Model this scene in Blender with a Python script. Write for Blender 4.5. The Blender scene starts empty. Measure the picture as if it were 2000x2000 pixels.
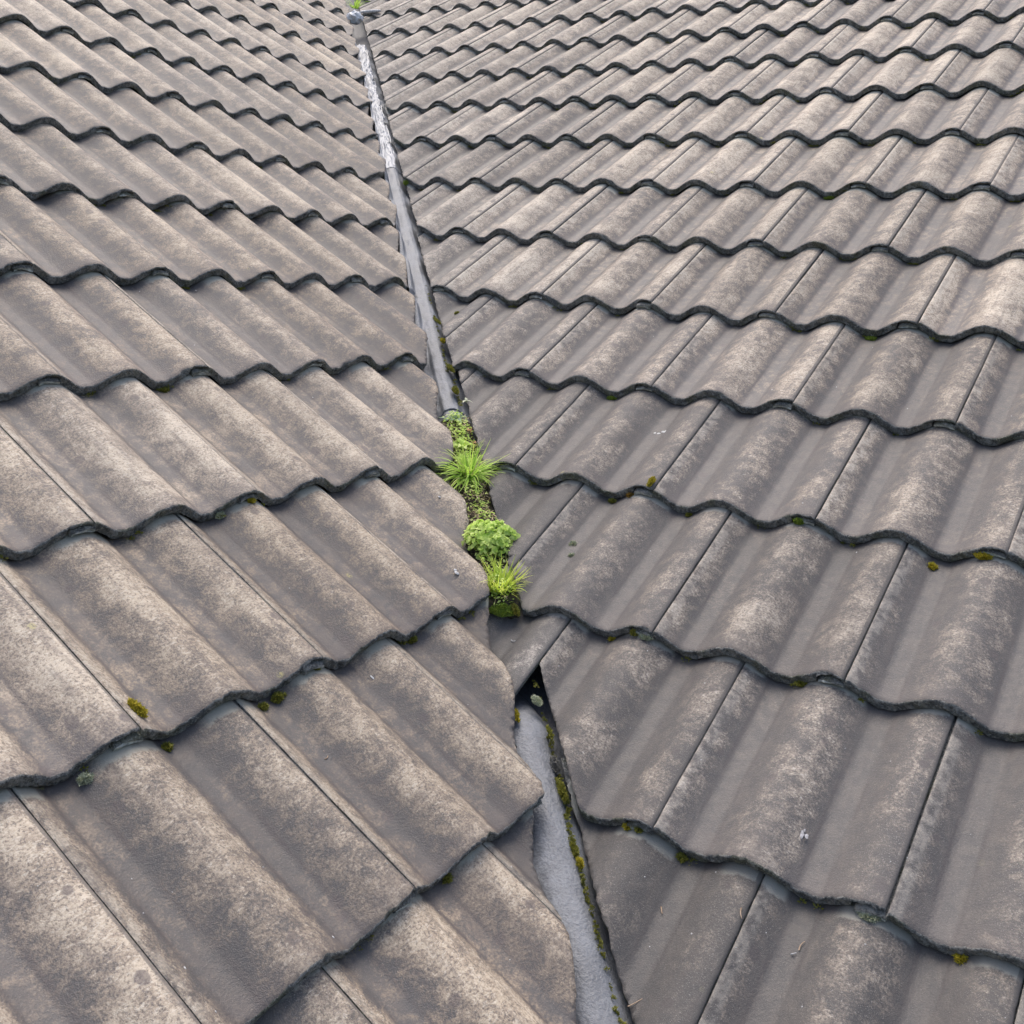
import bpy, bmesh, math, random
import numpy as np
from mathutils import Vector, Matrix, noise

# ------------------------------------------------------------------ camera
scene = bpy.context.scene
cam_d = bpy.data.cameras.new('camera'); cam = bpy.data.objects.new('camera', cam_d)
scene.collection.objects.link(cam); scene.camera = cam
RM = Matrix(((0.83842869, 0.54166046, 0.060343), (0.17171708, -0.15746045, -0.97248108), (-0.51725291, 0.82571796, -0.22503171)))
cam.matrix_world = Matrix.Translation((0.49222537, -1.0380552, 0.77939363)) @ Matrix((RM[0], -RM[1], -RM[2])).transposed().to_4x4()
cam_d.sensor_fit = 'HORIZONTAL'; cam_d.sensor_width = 36; cam_d.lens = 36 * 2073.4 / 2000
cam_d.clip_start = 0.02; cam_d.clip_end = 1000

# ------------------------------------------------------------------ sky, sun, exposure
SUN_EL, SUN_AZ = math.radians(68), math.radians(-54)      # azimuth from +Y, clockwise positive
world = bpy.data.worlds.new('World'); scene.world = world; world.use_nodes = True
wn = world.node_tree.nodes; wl = world.node_tree.links
bg = wn['Background']; sky = wn.new('ShaderNodeTexSky'); sky.sky_type = 'NISHITA'; sky.sun_disc = False
sky.sun_elevation = SUN_EL; sky.sun_rotation = SUN_AZ; sky.air_density = 1.0; sky.dust_density = 5.0; sky.ozone_density = 1.0
wl.new(sky.outputs[0], bg.inputs[0]); bg.inputs[1].default_value = 0.15
sun_d = bpy.data.lights.new('sun', 'SUN'); sun_d.energy = 1.25; sun_d.angle = math.radians(42); sun_d.color = (1.0, 0.95, 0.88)
sun = bpy.data.objects.new('sun', sun_d); scene.collection.objects.link(sun)
sdir = Vector((math.sin(SUN_AZ) * math.cos(SUN_EL), math.cos(SUN_AZ) * math.cos(SUN_EL), math.sin(SUN_EL)))
sun.rotation_euler = sdir.to_track_quat('Z', 'Y').to_euler()
vs = scene.view_settings; vs.view_transform = 'Standard'; vs.look = 'None'; vs.gamma = 1; vs.use_curve_mapping = False
vs.exposure = 0.68

# ------------------------------------------------------------------ roof geometry
P = 0.51963354; CP, SP = math.cos(P), math.sin(P)
AMP, DROP, TH = 0.030, 0.0188, 0.0162
C_L = -0.1617
ROWS = {'R': [-0.8204, -0.4946, -0.1688, 0.161, 0.483, 0.811, 1.128, 1.451, 1.774, 2.108, 2.441, 2.778, 3.108, 3.4338, 3.7596, 4.0855, 4.4113, 4.7371, 5.0629],
        'L': [-0.8029, -0.4771, -0.1513, 0.1715, 0.5015, 0.8265, 1.1545, 1.4815, 1.8025, 2.1195, 2.4455, 2.7713, 3.0972, 3.423, 3.7488, 4.0746, 4.4004, 4.7262, 5.052]}
BAS = {'R': (Vector((1, 0, 0)), Vector((0, CP, SP)), Vector((0, -SP, CP))),
       'L': (Vector((0, 1, 0)), Vector((-CP, 0, SP)), Vector((SP, 0, CP)))}
SLOPE_M = {s: Matrix((BAS[s][0], BAS[s][1], BAS[s][2])).transposed() for s in 'RL'}
U0 = {'R': 0.0, 'L': C_L}

def prof(u):                                   # 0 in the pan, 1 on the roll
    ph = (u + 0.02) / 0.15; ph -= round(ph)
    return (0.5 * (1 + math.cos(math.pi * ph / 0.435))) ** 0.66 if abs(ph) < 0.435 else 0.0
def hsurf(s, u, v):
    r = ROWS[s]; k = 0
    while k < len(r) - 2 and v >= r[k + 1]: k += 1
    t = (v - r[k]) / (r[k + 1] - r[k])
    return AMP * (prof(u - U0[s]) - 1) - DROP * t
def pt(s, u, v, h=None, dh=0.0):
    if h is None: h = hsurf(s, u, v)
    b = BAS[s]; return b[0] * u + b[1] * v + b[2] * (h + dh)
def valley(v, s, off):                         # point by slope distance, plan offset from the valley line, height
    return Vector((-v * CP + s * 0.70711, v * CP + s * 0.70711, v * SP + off))
def smooth(a, b, x):
    t = min(1, max(0, (x - a) / (b - a))); return t * t * (3 - 2 * t)
def nz(x, y=0.0, z=0.0): return noise.noise(Vector((x, y, z)))

# ------------------------------------------------------------------ materials
class N:
    def __init__(self, name):
        self.m = bpy.data.materials.new(name); self.m.use_nodes = True
        self.t = self.m.node_tree; self.n = self.t.nodes; self.l = self.t.links
        self.b = self.n['Principled BSDF']
    def put(self, sock, v):
        if isinstance(v, bpy.types.NodeSocket): self.l.new(v, sock)
        elif isinstance(v, (tuple, list)) and len(v) == 3 and sock.type == 'RGBA': sock.default_value = (*v, 1)
        else: sock.default_value = v
    def math(self, op, a, b=0.0, c=None, clamp=False):
        n = self.n.new('ShaderNodeMath'); n.operation = op; n.use_clamp = clamp
        self.put(n.inputs[0], a); self.put(n.inputs[1], b)
        if c is not None: self.put(n.inputs[2], c)
        return n.outputs[0]
    def mix(self, f, a, b, mode='MIX'):
        n = self.n.new('ShaderNodeMix'); n.data_type = 'RGBA'; n.blend_type = mode
        self.put(n.inputs[0], f); self.put(n.inputs[6], a); self.put(n.inputs[7], b); return n.outputs[2]
    def ramp(self, f, lo, hi, a=0.0, b=1.0):
        n = self.n.new('ShaderNodeMapRange'); n.interpolation_type = 'SMOOTHSTEP'
        self.put(n.inputs[0], f); n.inputs[1].default_value = lo; n.inputs[2].default_value = hi; n.inputs[3].default_value = a; n.inputs[4].default_value = b
        return n.outputs[0]
    def noise(self, vec, scale, detail=4, rough=0.55, dist=0.0):
        n = self.n.new('ShaderNodeTexNoise'); n.inputs['Scale'].default_value = scale; n.inputs['Detail'].default_value = detail
        n.inputs['Roughness'].default_value = rough; n.inputs['Distortion'].default_value = dist
        if vec is not None: self.l.new(vec, n.inputs['Vector'])
        return n.outputs['Fac']
    def voro(self, vec, scale, rnd=1.0, feature='F1'):
        n = self.n.new('ShaderNodeTexVoronoi'); n.feature = feature; n.inputs['Scale'].default_value = scale; n.inputs['Randomness'].default_value = rnd
        self.l.new(vec, n.inputs['Vector']); return n.outputs
    def objco(self, rand=True):
        tc = self.n.new('ShaderNodeTexCoord'); self.obj = tc.outputs['Object']
        if not rand: return self.obj
        oi = self.n.new('ShaderNodeObjectInfo'); self.rnd = oi.outputs['Random']
        cx = self.n.new('ShaderNodeCombineXYZ')
        for i, k in enumerate((37.0, 91.0, 63.0)): self.l.new(self.math('MULTIPLY', self.rnd, k), cx.inputs[i])
        v = self.n.new('ShaderNodeVectorMath'); v.operation = 'ADD'; self.l.new(self.obj, v.inputs[0]); self.l.new(cx.outputs[0], v.inputs[1])
        return v.outputs[0]
    def attr(self, name):
        n = self.n.new('ShaderNodeAttribute'); n.attribute_type = 'OBJECT'; n.attribute_name = name; return n.outputs['Fac']
    def sep(self, v):
        n = self.n.new('ShaderNodeSeparateXYZ'); self.l.new(v, n.inputs[0]); return n.outputs
    def bump(self, h, strength, dist):
        n = self.n.new('ShaderNodeBump'); n.inputs['Strength'].default_value = strength; n.inputs['Distance'].default_value = dist
        self.l.new(h, n.inputs['Height']); self.l.new(n.outputs[0], self.b.inputs['Normal'])
    def out(self, col, rough=0.8, metal=0.0, spec=0.5):
        self.put(self.b.inputs['Base Color'], col); self.put(self.b.inputs['Roughness'], rough)
        self.put(self.b.inputs['Metallic'], metal); self.put(self.b.inputs['Specular IOR Level'], spec); return self.m

def mat_tile():
    k = N('weathered_concrete_tile'); v = k.objco(); o = k.sep(k.obj); tone = k.attr('tone'); pale = k.attr('pale')
    # roll mask from the tile's own cross-section
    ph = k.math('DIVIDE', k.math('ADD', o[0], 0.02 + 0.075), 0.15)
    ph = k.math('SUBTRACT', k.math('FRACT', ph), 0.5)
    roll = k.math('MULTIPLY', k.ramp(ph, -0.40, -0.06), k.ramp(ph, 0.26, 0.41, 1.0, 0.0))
    big = k.ramp(k.noise(v, 12, 2, 0.5), 0.28, 0.72); mid = k.noise(v, 52, 4, 0.62, 0.4); midc = k.ramp(mid, 0.33, 0.67)
    fine = k.noise(v, 300, 4, 0.7); finec = k.ramp(fine, 0.34, 0.66); grit = k.noise(v, 760, 2, 0.6)
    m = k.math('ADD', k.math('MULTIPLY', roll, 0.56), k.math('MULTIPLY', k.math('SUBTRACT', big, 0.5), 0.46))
    m = k.math('ADD', m, k.math('MULTIPLY', k.math('SUBTRACT', midc, 0.5), 0.40))
    m = k.math('ADD', m, k.math('MULTIPLY', k.math('SUBTRACT', finec, 0.5), 0.46))
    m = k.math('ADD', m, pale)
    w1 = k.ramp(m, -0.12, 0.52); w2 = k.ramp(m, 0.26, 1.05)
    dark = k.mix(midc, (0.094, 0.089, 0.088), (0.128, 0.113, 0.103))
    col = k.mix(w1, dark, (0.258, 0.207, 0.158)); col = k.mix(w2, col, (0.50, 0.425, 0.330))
    pit = k.math('MULTIPLY', k.ramp(fine, 0.46, 0.38), k.math('ADD', k.math('MULTIPLY', roll, 0.50), 0.12)); col = k.mix(pit, col, (0.085, 0.072, 0.066))
    fv = k.n.new('ShaderNodeVectorMath'); fv.operation = 'MULTIPLY'; fv.inputs[1].default_value = (0.7, 1.7, 1.0); k.l.new(v, fv.inputs[0])
    flk = k.noise(fv.outputs[0], 170, 4, 0.7, 0.9); col = k.mix(k.math('MULTIPLY', k.ramp(flk, 0.53, 0.63), k.math('MULTIPLY', k.math('MULTIPLY', w1, w1), k.math('MULTIPLY', roll, 0.60))), col, (0.60, 0.545, 0.46))
    col = k.mix(k.math('MULTIPLY', k.ramp(flk, 0.45, 0.36), k.math('MULTIPLY', roll, 0.45)), col, (0.12, 0.10, 0.09))
    gr = k.math('MULTIPLY', k.ramp(grit, 0.58, 0.70), k.math('ADD', k.math('MULTIPLY', roll, 0.35), 0.22)); col = k.mix(gr, col, (0.48, 0.44, 0.39))
    st = k.n.new('ShaderNodeVectorMath'); st.operation = 'MULTIPLY'; st.inputs[1].default_value = (1.0, 0.10, 1.0); k.l.new(v, st.inputs[0])
    streak = k.noise(st.outputs[0], 95, 3, 0.6); col = k.mix(k.math('MULTIPLY', k.ramp(streak, 0.52, 0.68), 0.42), col, (0.115, 0.098, 0.092))
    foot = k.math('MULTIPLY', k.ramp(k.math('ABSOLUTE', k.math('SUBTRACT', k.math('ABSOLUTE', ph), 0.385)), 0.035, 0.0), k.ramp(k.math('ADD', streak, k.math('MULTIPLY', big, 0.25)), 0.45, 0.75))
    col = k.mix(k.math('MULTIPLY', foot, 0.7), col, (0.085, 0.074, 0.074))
    # round dark stains
    vo = k.voro(v, 23.0)
    sp = k.math('MULTIPLY', k.ramp(k.math('ADD', vo['Distance'], k.math('MULTIPLY', mid, 0.16)), 0.30, 0.24), k.ramp(k.sep(vo['Color'])[0], 0.72, 0.78))
    col = k.mix(k.math('MULTIPLY', sp, 0.62), col, (0.105, 0.088, 0.088))
    huge = k.noise(v, 4.2, 3, 0.6, 0.8); col = k.mix(k.math('MULTIPLY', k.ramp(huge, 0.54, 0.70), 0.30), col, (0.118, 0.098, 0.086))
    # brown wash low on the tile, pale green bloom just under the covering butt
    low = k.math('MULTIPLY', k.ramp(k.math('ADD', o[1], k.math('MULTIPLY', mid, 0.05)), 0.075, 0.03), 0.35)
    col = k.mix(low, col, (0.15, 0.125, 0.115))
    top = k.ramp(k.math('ADD', o[1], k.math('MULTIPLY', k.math('SUBTRACT', mid, 0.5), 0.022)), 0.314, 0.320)
    top = k.math('MULTIPLY', top, k.ramp(roll, 0.25, 0.85)); col = k.mix(k.math('MULTIPLY', top, 0.85), col, (0.36, 0.355, 0.30))
    wear = k.math('MULTIPLY', k.ramp(k.math('ABSOLUTE', k.math('SUBTRACT', o[0], 0.006)), 0.013, 0.005), k.ramp(mid, 0.36, 0.58)); col = k.mix(k.math('MULTIPLY', wear, 0.30), col, (0.46, 0.43, 0.37))
    groove = k.math('MULTIPLY', k.ramp(k.math('ADD', o[0], k.math('MULTIPLY', mid, 0.003)), 0.2935, 0.2950), 0.75); col = k.mix(groove, col, (0.125, 0.112, 0.104))
    # pale yellow lichen dots
    vl = k.voro(v, 9.0); ld = k.math('ADD', vl['Distance'], k.math('MULTIPLY', fine, 0.12))
    li = k.math('MULTIPLY', k.ramp(ld, 0.125, 0.10), k.ramp(k.sep(vl['Color'])[1], 0.80, 0.84)); li = k.math('MULTIPLY', li, k.ramp(fine, 0.42, 0.52))
    col = k.mix(k.math('MULTIPLY', li, 0.7), col, (0.40, 0.36, 0.16))
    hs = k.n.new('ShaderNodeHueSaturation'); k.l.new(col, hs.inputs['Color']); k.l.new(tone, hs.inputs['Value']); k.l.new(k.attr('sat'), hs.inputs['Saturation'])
    hb = k.math('ADD', k.math('MULTIPLY', fine, 1.0), k.math('MULTIPLY', grit, 0.5)); k.bump(hb, 0.55, 0.0022)
    return k.out(hs.outputs[0], k.math('ADD', k.ramp(fine, 0.3, 0.7, 0.47, 0.62), k.math('MULTIPLY', roll, 0.12)), 0, 0.45)
def mat_edge():
    k = N('algae_dark_tile_edge'); v = k.objco(); a = k.noise(v, 70, 4, 0.65); b = k.noise(v, 330, 4, 0.7); d = k.noise(v, 24, 3, 0.5)
    c = k.mix(k.ramp(a, 0.38, 0.64), (0.125, 0.131, 0.132), (0.30, 0.30, 0.285)); c = k.mix(k.math('MULTIPLY', k.ramp(d, 0.50, 0.66), 0.55), c, (0.14, 0.145, 0.085))
    c = k.mix(k.math('MULTIPLY', k.ramp(b, 0.54, 0.66), 0.75), c, (0.44, 0.435, 0.40)); c = k.mix(k.math('MULTIPLY', k.ramp(b, 0.46, 0.38), 0.7), c, (0.065, 0.068, 0.068))
    k.bump(k.math('ADD', a, b), 1.0, 0.005); return k.out(c, 0.9, 0, 0.2)
def mat_cut():
    k = N('cut_concrete_edge'); v = k.objco(); a = k.noise(v, 120, 6, 0.7); b = k.noise(v, 45, 4, 0.6)
    c = k.mix(k.ramp(a, 0.4, 0.62), (0.10, 0.095, 0.085), (0.27, 0.25, 0.21)); c = k.mix(k.math('MULTIPLY', k.ramp(b, 0.48, 0.6), 0.75), c, (0.055, 0.065, 0.022))
    k.bump(a, 0.9, 0.004); return k.out(c, 0.9, 0, 0.2)
def mat_tongue():
    k = N('pale_tile_tongue'); v = k.objco(); a = k.noise(v, 140, 5, 0.7)
    c = k.mix(k.ramp(a, 0.40, 0.64), (0.26, 0.275, 0.26), (0.52, 0.545, 0.51)); k.bump(a, 0.8, 0.003); return k.out(c, 0.85, 0, 0.25)
def mat_sheet(name, c0, c1, rough, metal, dirt=0.3, grain=0.4):
    k = N(name); v = k.objco(False); a = k.noise(v, 22, 5, 0.6); b = k.noise(v, 260, 5, 0.65); d = k.noise(v, 70, 6, 0.7)
    c = k.mix(k.ramp(a, 0.35, 0.68), c0, c1); c = k.mix(k.math('MULTIPLY', k.ramp(d, 0.60, 0.72), dirt), c, (0.04, 0.04, 0.038))
    c = k.mix(k.math('MULTIPLY', k.ramp(b, 0.36, 0.64), 0.14), c, c1, 'ADD'); c = k.mix(k.math('MULTIPLY', k.ramp(b, 0.46, 0.36), 0.12), c, c0, 'MULTIPLY')
    k.bump(k.math('ADD', b, k.noise(v, 130, 3, 0.6)), min(1.0, grain * 1.1), 0.0026); return k.out(c, k.ramp(a, 0.3, 0.7, rough - 0.06, rough + 0.1), metal, 0.4)
def mat_plain(name, c0, c1, scale=80, rough=0.8, bump=0.4, trans=0.0, rand=False):
    k = N(name); v = k.objco(rand); a = k.noise(v, scale, 5, 0.65); c = k.mix(k.ramp(a, 0.36, 0.66), c0, c1)
    if bump: k.bump(a, bump, 0.002)
    m = k.out(c, rough, 0, 0.3)
    if trans:
        t = k.n.new('ShaderNodeBsdfTranslucent'); k.l.new(c, t.inputs[0]); mx = k.n.new('ShaderNodeMixShader'); mx.inputs[0].default_value = trans
        k.l.new(k.b.outputs[0], mx.inputs[1]); k.l.new(t.outputs[0], mx.inputs[2]); k.l.new(mx.outputs[0], k.n['Material Output'].inputs[0])
    return m
def mat_leaf(name, c0, c1, trans=0.45):
    k = N(name); a = k.n.new('ShaderNodeAttribute'); a.attribute_name = 'tint'
    c = k.mix(a.outputs['Fac'], c0, c1); m = k.out(c, 0.55, 0, 0.35)
    t = k.n.new('ShaderNodeBsdfTranslucent'); k.l.new(c, t.inputs[0]); mx = k.n.new('ShaderNodeMixShader'); mx.inputs[0].default_value = trans
    k.l.new(k.b.outputs[0], mx.inputs[1]); k.l.new(t.outputs[0], mx.inputs[2]); k.l.new(mx.outputs[0], k.n['Material Output'].inputs[0]); return m

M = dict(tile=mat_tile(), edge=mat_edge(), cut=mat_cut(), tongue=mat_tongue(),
         felt=mat_plain('underlay_felt', (0.03, 0.03, 0.032), (0.05, 0.048, 0.046), 60, 0.9),
         batten=mat_plain('batten_wood', (0.10, 0.07, 0.045), (0.17, 0.12, 0.08), 40, 0.8),
         liner=mat_sheet('valley_liner_grey', (0.05, 0.055, 0.065), (0.095, 0.10, 0.115), 0.55, 0.0, 0.5, 0.5),
         tape=mat_sheet('flashing_tape_grey', (0.125, 0.133, 0.148), (0.185, 0.197, 0.217), 0.46, 0.0, 0.10, 0.5),
         foil=mat_sheet('crumpled_foil', (0.20, 0.213, 0.235), (0.33, 0.345, 0.37), 0.40, 0.12, 0.25, 0.12),
         lump=mat_sheet('bright_foil', (0.50, 0.52, 0.55), (0.72, 0.73, 0.75), 0.5, 0.0, 0.1, 0.2),
         soil=mat_plain('valley_soil', (0.03, 0.026, 0.02), (0.085, 0.07, 0.048), 160, 0.95, 0.8),
         straw=mat_leaf('dry_straw', (0.26, 0.19, 0.12), (0.60, 0.50, 0.34), 0.2),
         grass=mat_leaf('grass_blade', (0.26, 0.50, 0.06), (0.66, 0.84, 0.17)),
         grass2=mat_leaf('grass_blade_yellow', (0.36, 0.54, 0.06), (0.80, 0.86, 0.18)),
         weed=mat_leaf('chickweed_leaf', (0.42, 0.62, 0.10), (0.82, 0.92, 0.36)),
         blue=mat_leaf('blue_green_leaf', (0.20, 0.33, 0.20), (0.42, 0.52, 0.36)),
         dry=mat_leaf('dry_leaf', (0.42, 0.22, 0.10), (0.62, 0.40, 0.24), 0.3),
         moss=mat_leaf('moss_olive', (0.11, 0.12, 0.025), (0.40, 0.38, 0.07), 0.2),
         mossy=mat_leaf('moss_yellow', (0.28, 0.24, 0.025), (0.65, 0.55, 0.06), 0.2),
         mossg=mat_leaf('moss_green', (0.10, 0.16, 0.025), (0.36, 0.46, 0.07), 0.2),
         lichen=mat_leaf('lichen_grey_green', (0.28, 0.31, 0.20), (0.60, 0.62, 0.46), 0.1),
         mossr=mat_leaf('moss_orange', (0.16, 0.09, 0.02), (0.42, 0.27, 0.05), 0.15),
         white=mat_plain('white_dropping', (0.34, 0.34, 0.34), (0.66, 0.66, 0.65), 120, 0.6),
         grey=mat_plain('grey_dropping', (0.22, 0.22, 0.23), (0.42, 0.42, 0.44), 260, 0.7),
         mortar=mat_plain('grey_mortar', (0.17, 0.165, 0.15), (0.33, 0.32, 0.29), 110, 0.9, 0.9),
         twig=mat_plain('tan_twig', (0.34, 0.24, 0.16), (0.55, 0.42, 0.31), 90, 0.7),
         ground=mat_plain('ground_grass', (0.03, 0.05, 0.018), (0.06, 0.085, 0.03), 3, 0.9))

# ------------------------------------------------------------------ helpers
COL = scene.collection
def link(name, me, parent=None, mats=(), mw=None):
    o = bpy.data.objects.new(name, me)
    if me is not None:
        for m in mats:
            if m.name not in me.materials: me.materials.append(m)
    COL.objects.link(o)
    if mw is not None: o.matrix_world = mw
    if parent is not None:
        o.parent = parent; o.matrix_parent_inverse = parent.matrix_world.inverted() if mw is not None else Matrix()
    return o
def tag(o, label=None, cat=None, group=None, kind=None):
    if label: o['label'] = label
    if cat: o['category'] = cat
    if group: o['group'] = group
    if kind: o['kind'] = kind
    return o
def mesh(name, vs, fs, tint=None, smooth=False):
    me = bpy.data.meshes.new(name); me.from_pydata([tuple(v) for v in vs], [], fs)
    if tint is not None:
        a = me.attributes.new('tint', 'FLOAT', 'POINT'); a.data.foreach_set('value', tint)
    if smooth: me.polygons.foreach_set('use_smooth', [True] * len(me.polygons))
    me.update(); return me
def frame(origin, n, ang=0.0):
    n = n.normalized(); x = Vector((1, 0.3, 0)) - n * n.dot(Vector((1, 0.3, 0))); x.normalize(); y = n.cross(x)
    c, s = math.cos(ang), math.sin(ang); X = x * c + y * s; Y = n.cross(X)
    return Matrix.Translation(origin) @ Matrix((X, Y, n)).transposed().to_4x4()

# ------------------------------------------------------------------ roof slopes (underlay and battens) and ground
def roof_base(s, u_end):
    vs_, fs = [], []
    b = BAS[s]
    def P3(u, v, h): return b[0] * u + b[1] * v + b[2] * h
    sg = 1 if s == 'R' else -1
    def uval(v): return -v * CP if s == 'R' else v * CP
    def quad(q): i = len(vs_); vs_.extend(q); fs.append((i, i + 1, i + 2, i + 3))
    v0, v1 = -0.95, 5.1
    for h in (-0.105, -0.125): quad([P3(uval(v0), v0, h), P3(u_end, v0, h), P3(u_end, v1, h), P3(uval(v1), v1, h)])
    o = link('roof_right' if s == 'R' else 'roof_left', mesh('roof', vs_, fs), None, [M['felt']])
    tag(o, kind='structure')
    for i, r in enumerate(ROWS[s][:-1]):
        v = r + 0.385; ua, ub = uval(v) + sg * 0.16, u_end; c = []
        for h in (-0.103, -0.086):
            for (u, dv) in ((ua, 0), (ub, 0), (ub, 0.038), (ua, 0.038)): c.append(P3(u, v + dv, h))
        link('batten', mesh('batten', c, [(0, 1, 2, 3), (4, 5, 6, 7), (0, 1, 5, 4), (1, 2, 6, 5), (2, 3, 7, 6), (3, 0, 4, 7)]), o, [M['batten']])
    return o
roof = {'R': roof_base('R', 1.5), 'L': roof_base('L', -1.4)}
g = link('ground', mesh('ground', [(-400, -400, -4.5), (400, -400, -4.5), (400, 400, -4.5), (-400, 400, -4.5)], [(0, 1, 2, 3)]), None, [M['ground']]); tag(g, kind='structure')

# ------------------------------------------------------------------ tiles
W = 0.30
def xgrid(n):
    xs = [(-0.038, 0), (-0.028, 0), (-0.018, 0), (-0.008, 0), (-0.0016, 0)]          # tongue
    xs += [(0.0, 1), (0.0018, 2)]
    xs += [(0.006 + (0.256 - 0.006) * i / n, 2) for i in range(n + 1)]
    xs += [(0.2585, 2), (0.2592, 3)] + [(0.2592 + (0.292 - 0.2592) * i / 5, 3) for i in range(1, 6)] + [(0.2952, 3)] + [(0.2970, 4), (0.2984, 5)]
    return xs
def tile_mesh(seed, rows, n=60):
    xs = xgrid(n); nx, nr = len(xs), len(rows); rr = random.Random(seed)
    sx, wv = rr.uniform(0, 99), rr.uniform(-1, 1)
    top, bot = [], []
    for r, y in enumerate(rows):
        for (x, c) in xs:
            p = AMP * (prof(x) - 1) - DROP * y / 0.326 + 0.0006 * wv * math.sin(x * 10 + y * 5)
            t = p; bo = p - TH
            if c == 0: t = p - 0.0084
            elif c == 1: t = p - 0.0016
            elif c == 4: t = p - 0.0007; bo = p - 0.006
            elif c == 5: t = p - 0.0016; bo = p - 0.006
            elif c == 3: bo = p - 0.006
            xx, yy, yb = x, y, y
            if c in (1, 2) and x < 0.004: xx += 0.0009 * nz(y * 60, sx)
            if c in (4, 5): xx += 0.0009 * nz(y * 55, sx + 7) - 0.0002
            if r == 0 and c == 0: yy -= 0.004; yb -= 0.004
            if r <= 1 and c in (3, 4, 5): yb += 0.002
            if r <= 2:
                f = (1.0, 0.75, 0.3)[r]
                e = 0.0020 * nz(x * 45, sx) + 0.0022 * nz(x * 160, sx + 3) + 0.0022 * nz(x * 420, sx + 8)
                chip = max(0, nz(x * 30, sx + 20) - 0.42) * 0.016
                yy += f * (e + chip); yb += f * (0.003 * nz(x * 50, sx + 11) + 0.0014 * nz(x * 300, sx + 5) + 0.001)
                if r == 0: t -= 0.0024 + 0.0018 * nz(x * 230, sx + 9) + chip * 0.3; bo += 0.0016 * nz(x * 190, sx + 13)
                if r == 1: t -= 0.0004
            else: t += 0.0004 * nz(x * 30, y * 30, sx)
            top.append((xx, yy, t)); bot.append((xx, yb, bo))
    mids = []
    for i, (x, c) in enumerate(xs):
        a, b = Vector(top[i]), Vector(bot[i]); q = (a + b) / 2; q.y += 0.0032 * nz(x * 120, sx + 31) + 0.0030 * nz(x * 380, sx + 37); q.z += 0.002 * nz(x * 90, sx + 41); mids.append(tuple(q))
    vs_ = top + bot + mids; B = len(top); MB = 2 * B; fs, mi, sm = [], [], []
    def add(f, m, s=False): fs.append(f); mi.append(m); sm.append(s)
    for r in range(nr - 1):
        for i in range(nx - 1):
            a = r * nx + i; step = xs[i][1] != xs[i + 1][1] and xs[i][1] < 2
            step2 = xs[i][1] == 2 and xs[i + 1][1] == 3
            add((a, a + 1, a + nx + 1, a + nx), 1 if (r == 0 or xs[i][1] == 0) else 0, not step)
            add((B + a, B + a + nx, B + a + nx + 1, B + a + 1), 1, not step2)
        a = r * nx; add((a, a + nx, B + a + nx, B + a), 1)
        a = r * nx + nx - 1; add((a, B + a, B + a + nx, a + nx), 1)
    for i in range(nx - 1):
        mt = 3 if xs[i + 1][1] == 0 else 1; add((i, MB + i, MB + i + 1, i + 1), mt); add((MB + i, B + i, B + i + 1, MB + i + 1), mt)
        a = (nr - 1) * nx + i; add((a, a + 1, B + a + 1, B + a), 1)
    add((0, B, MB), 1); add((nx - 1, MB + nx - 1, B + nx - 1), 1)
    me = bpy.data.meshes.new('tile'); me.from_pydata(vs_, [], fs)
    me.polygons.foreach_set('material_index', mi); me.polygons.foreach_set('use_smooth', sm); me.update()
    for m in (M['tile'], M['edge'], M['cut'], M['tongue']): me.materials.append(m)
    return me
def cut_mesh(me, lines, seed):
    """keep n.p >= c for each (n, c) in the tile's own plane"""
    for li, (nx_, ny_, c) in enumerate(lines):
        bm = bmesh.new(); bm.from_mesh(me); n = Vector((nx_, ny_, 0)).normalized()
        bmesh.ops.bisect_plane(bm, geom=bm.verts[:] + bm.edges[:] + bm.faces[:], dist=1e-6, plane_co=n * c, plane_no=n, clear_inner=True, clear_outer=False)
        if not bm.faces: bm.free(); return None
        be = [e for e in bm.edges if e.is_boundary]
        if be:
            bv = {v for e in be for v in e.verts}
            r = bmesh.ops.holes_fill(bm, edges=be, sides=0)
            for f in r['faces']: f.material_index = 2; f.smooth = False
            bmesh.ops.triangulate(bm, faces=r['faces'])
            tdir = Vector((-n.y, n.x, 0))
            for v in bv:
                a = v.co.dot(tdir) + seed * 3.1
                v.co += n * (0.0035 * nz(a * 22, seed) + 0.0026 * nz(a * 75, seed + 5) + 0.0016 * nz(a * 260, seed + 9, v.co.z * 90))
        bm.normal_update(); bm.to_mesh(me); bm.free()
    return me
RW_C = [0, 0.0025, 0.010, 0.03, 0.08, 0.14, 0.20, 0.26, 0.326, 0.405]
RW_F = [0, 0.0025, 0.010] + [0.02 + 0.385 * i / 34 for i in range(35)]
VAR = [tile_mesh(i, RW_C) for i in range(18)]
GAP = {'R': {-3: .018, -2: .018, -1: .017, 0: .026, 1: .022, 2: .026, 3: .014, 4: .013, 5: .023, 6: .022, 7: .026, 8: .036, 9: .038, 10: .038},
       'L': {-3: .048, -2: .048, -1: .046, 0: .034, 1: .042, 2: .044, 3: .047, 4: .050, 5: .042, 6: .038, 7: .05, 8: .036, 9: .034, 10: .036}}
UOFF = {'R': {2: -0.001, 4: -0.001, 7: 0.003}, 'L': {1: .002, 2: .004, 3: .005, 4: .002, 5: -.012, 6: -.010, 7: -.004}}
rt = random.Random(5)
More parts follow.
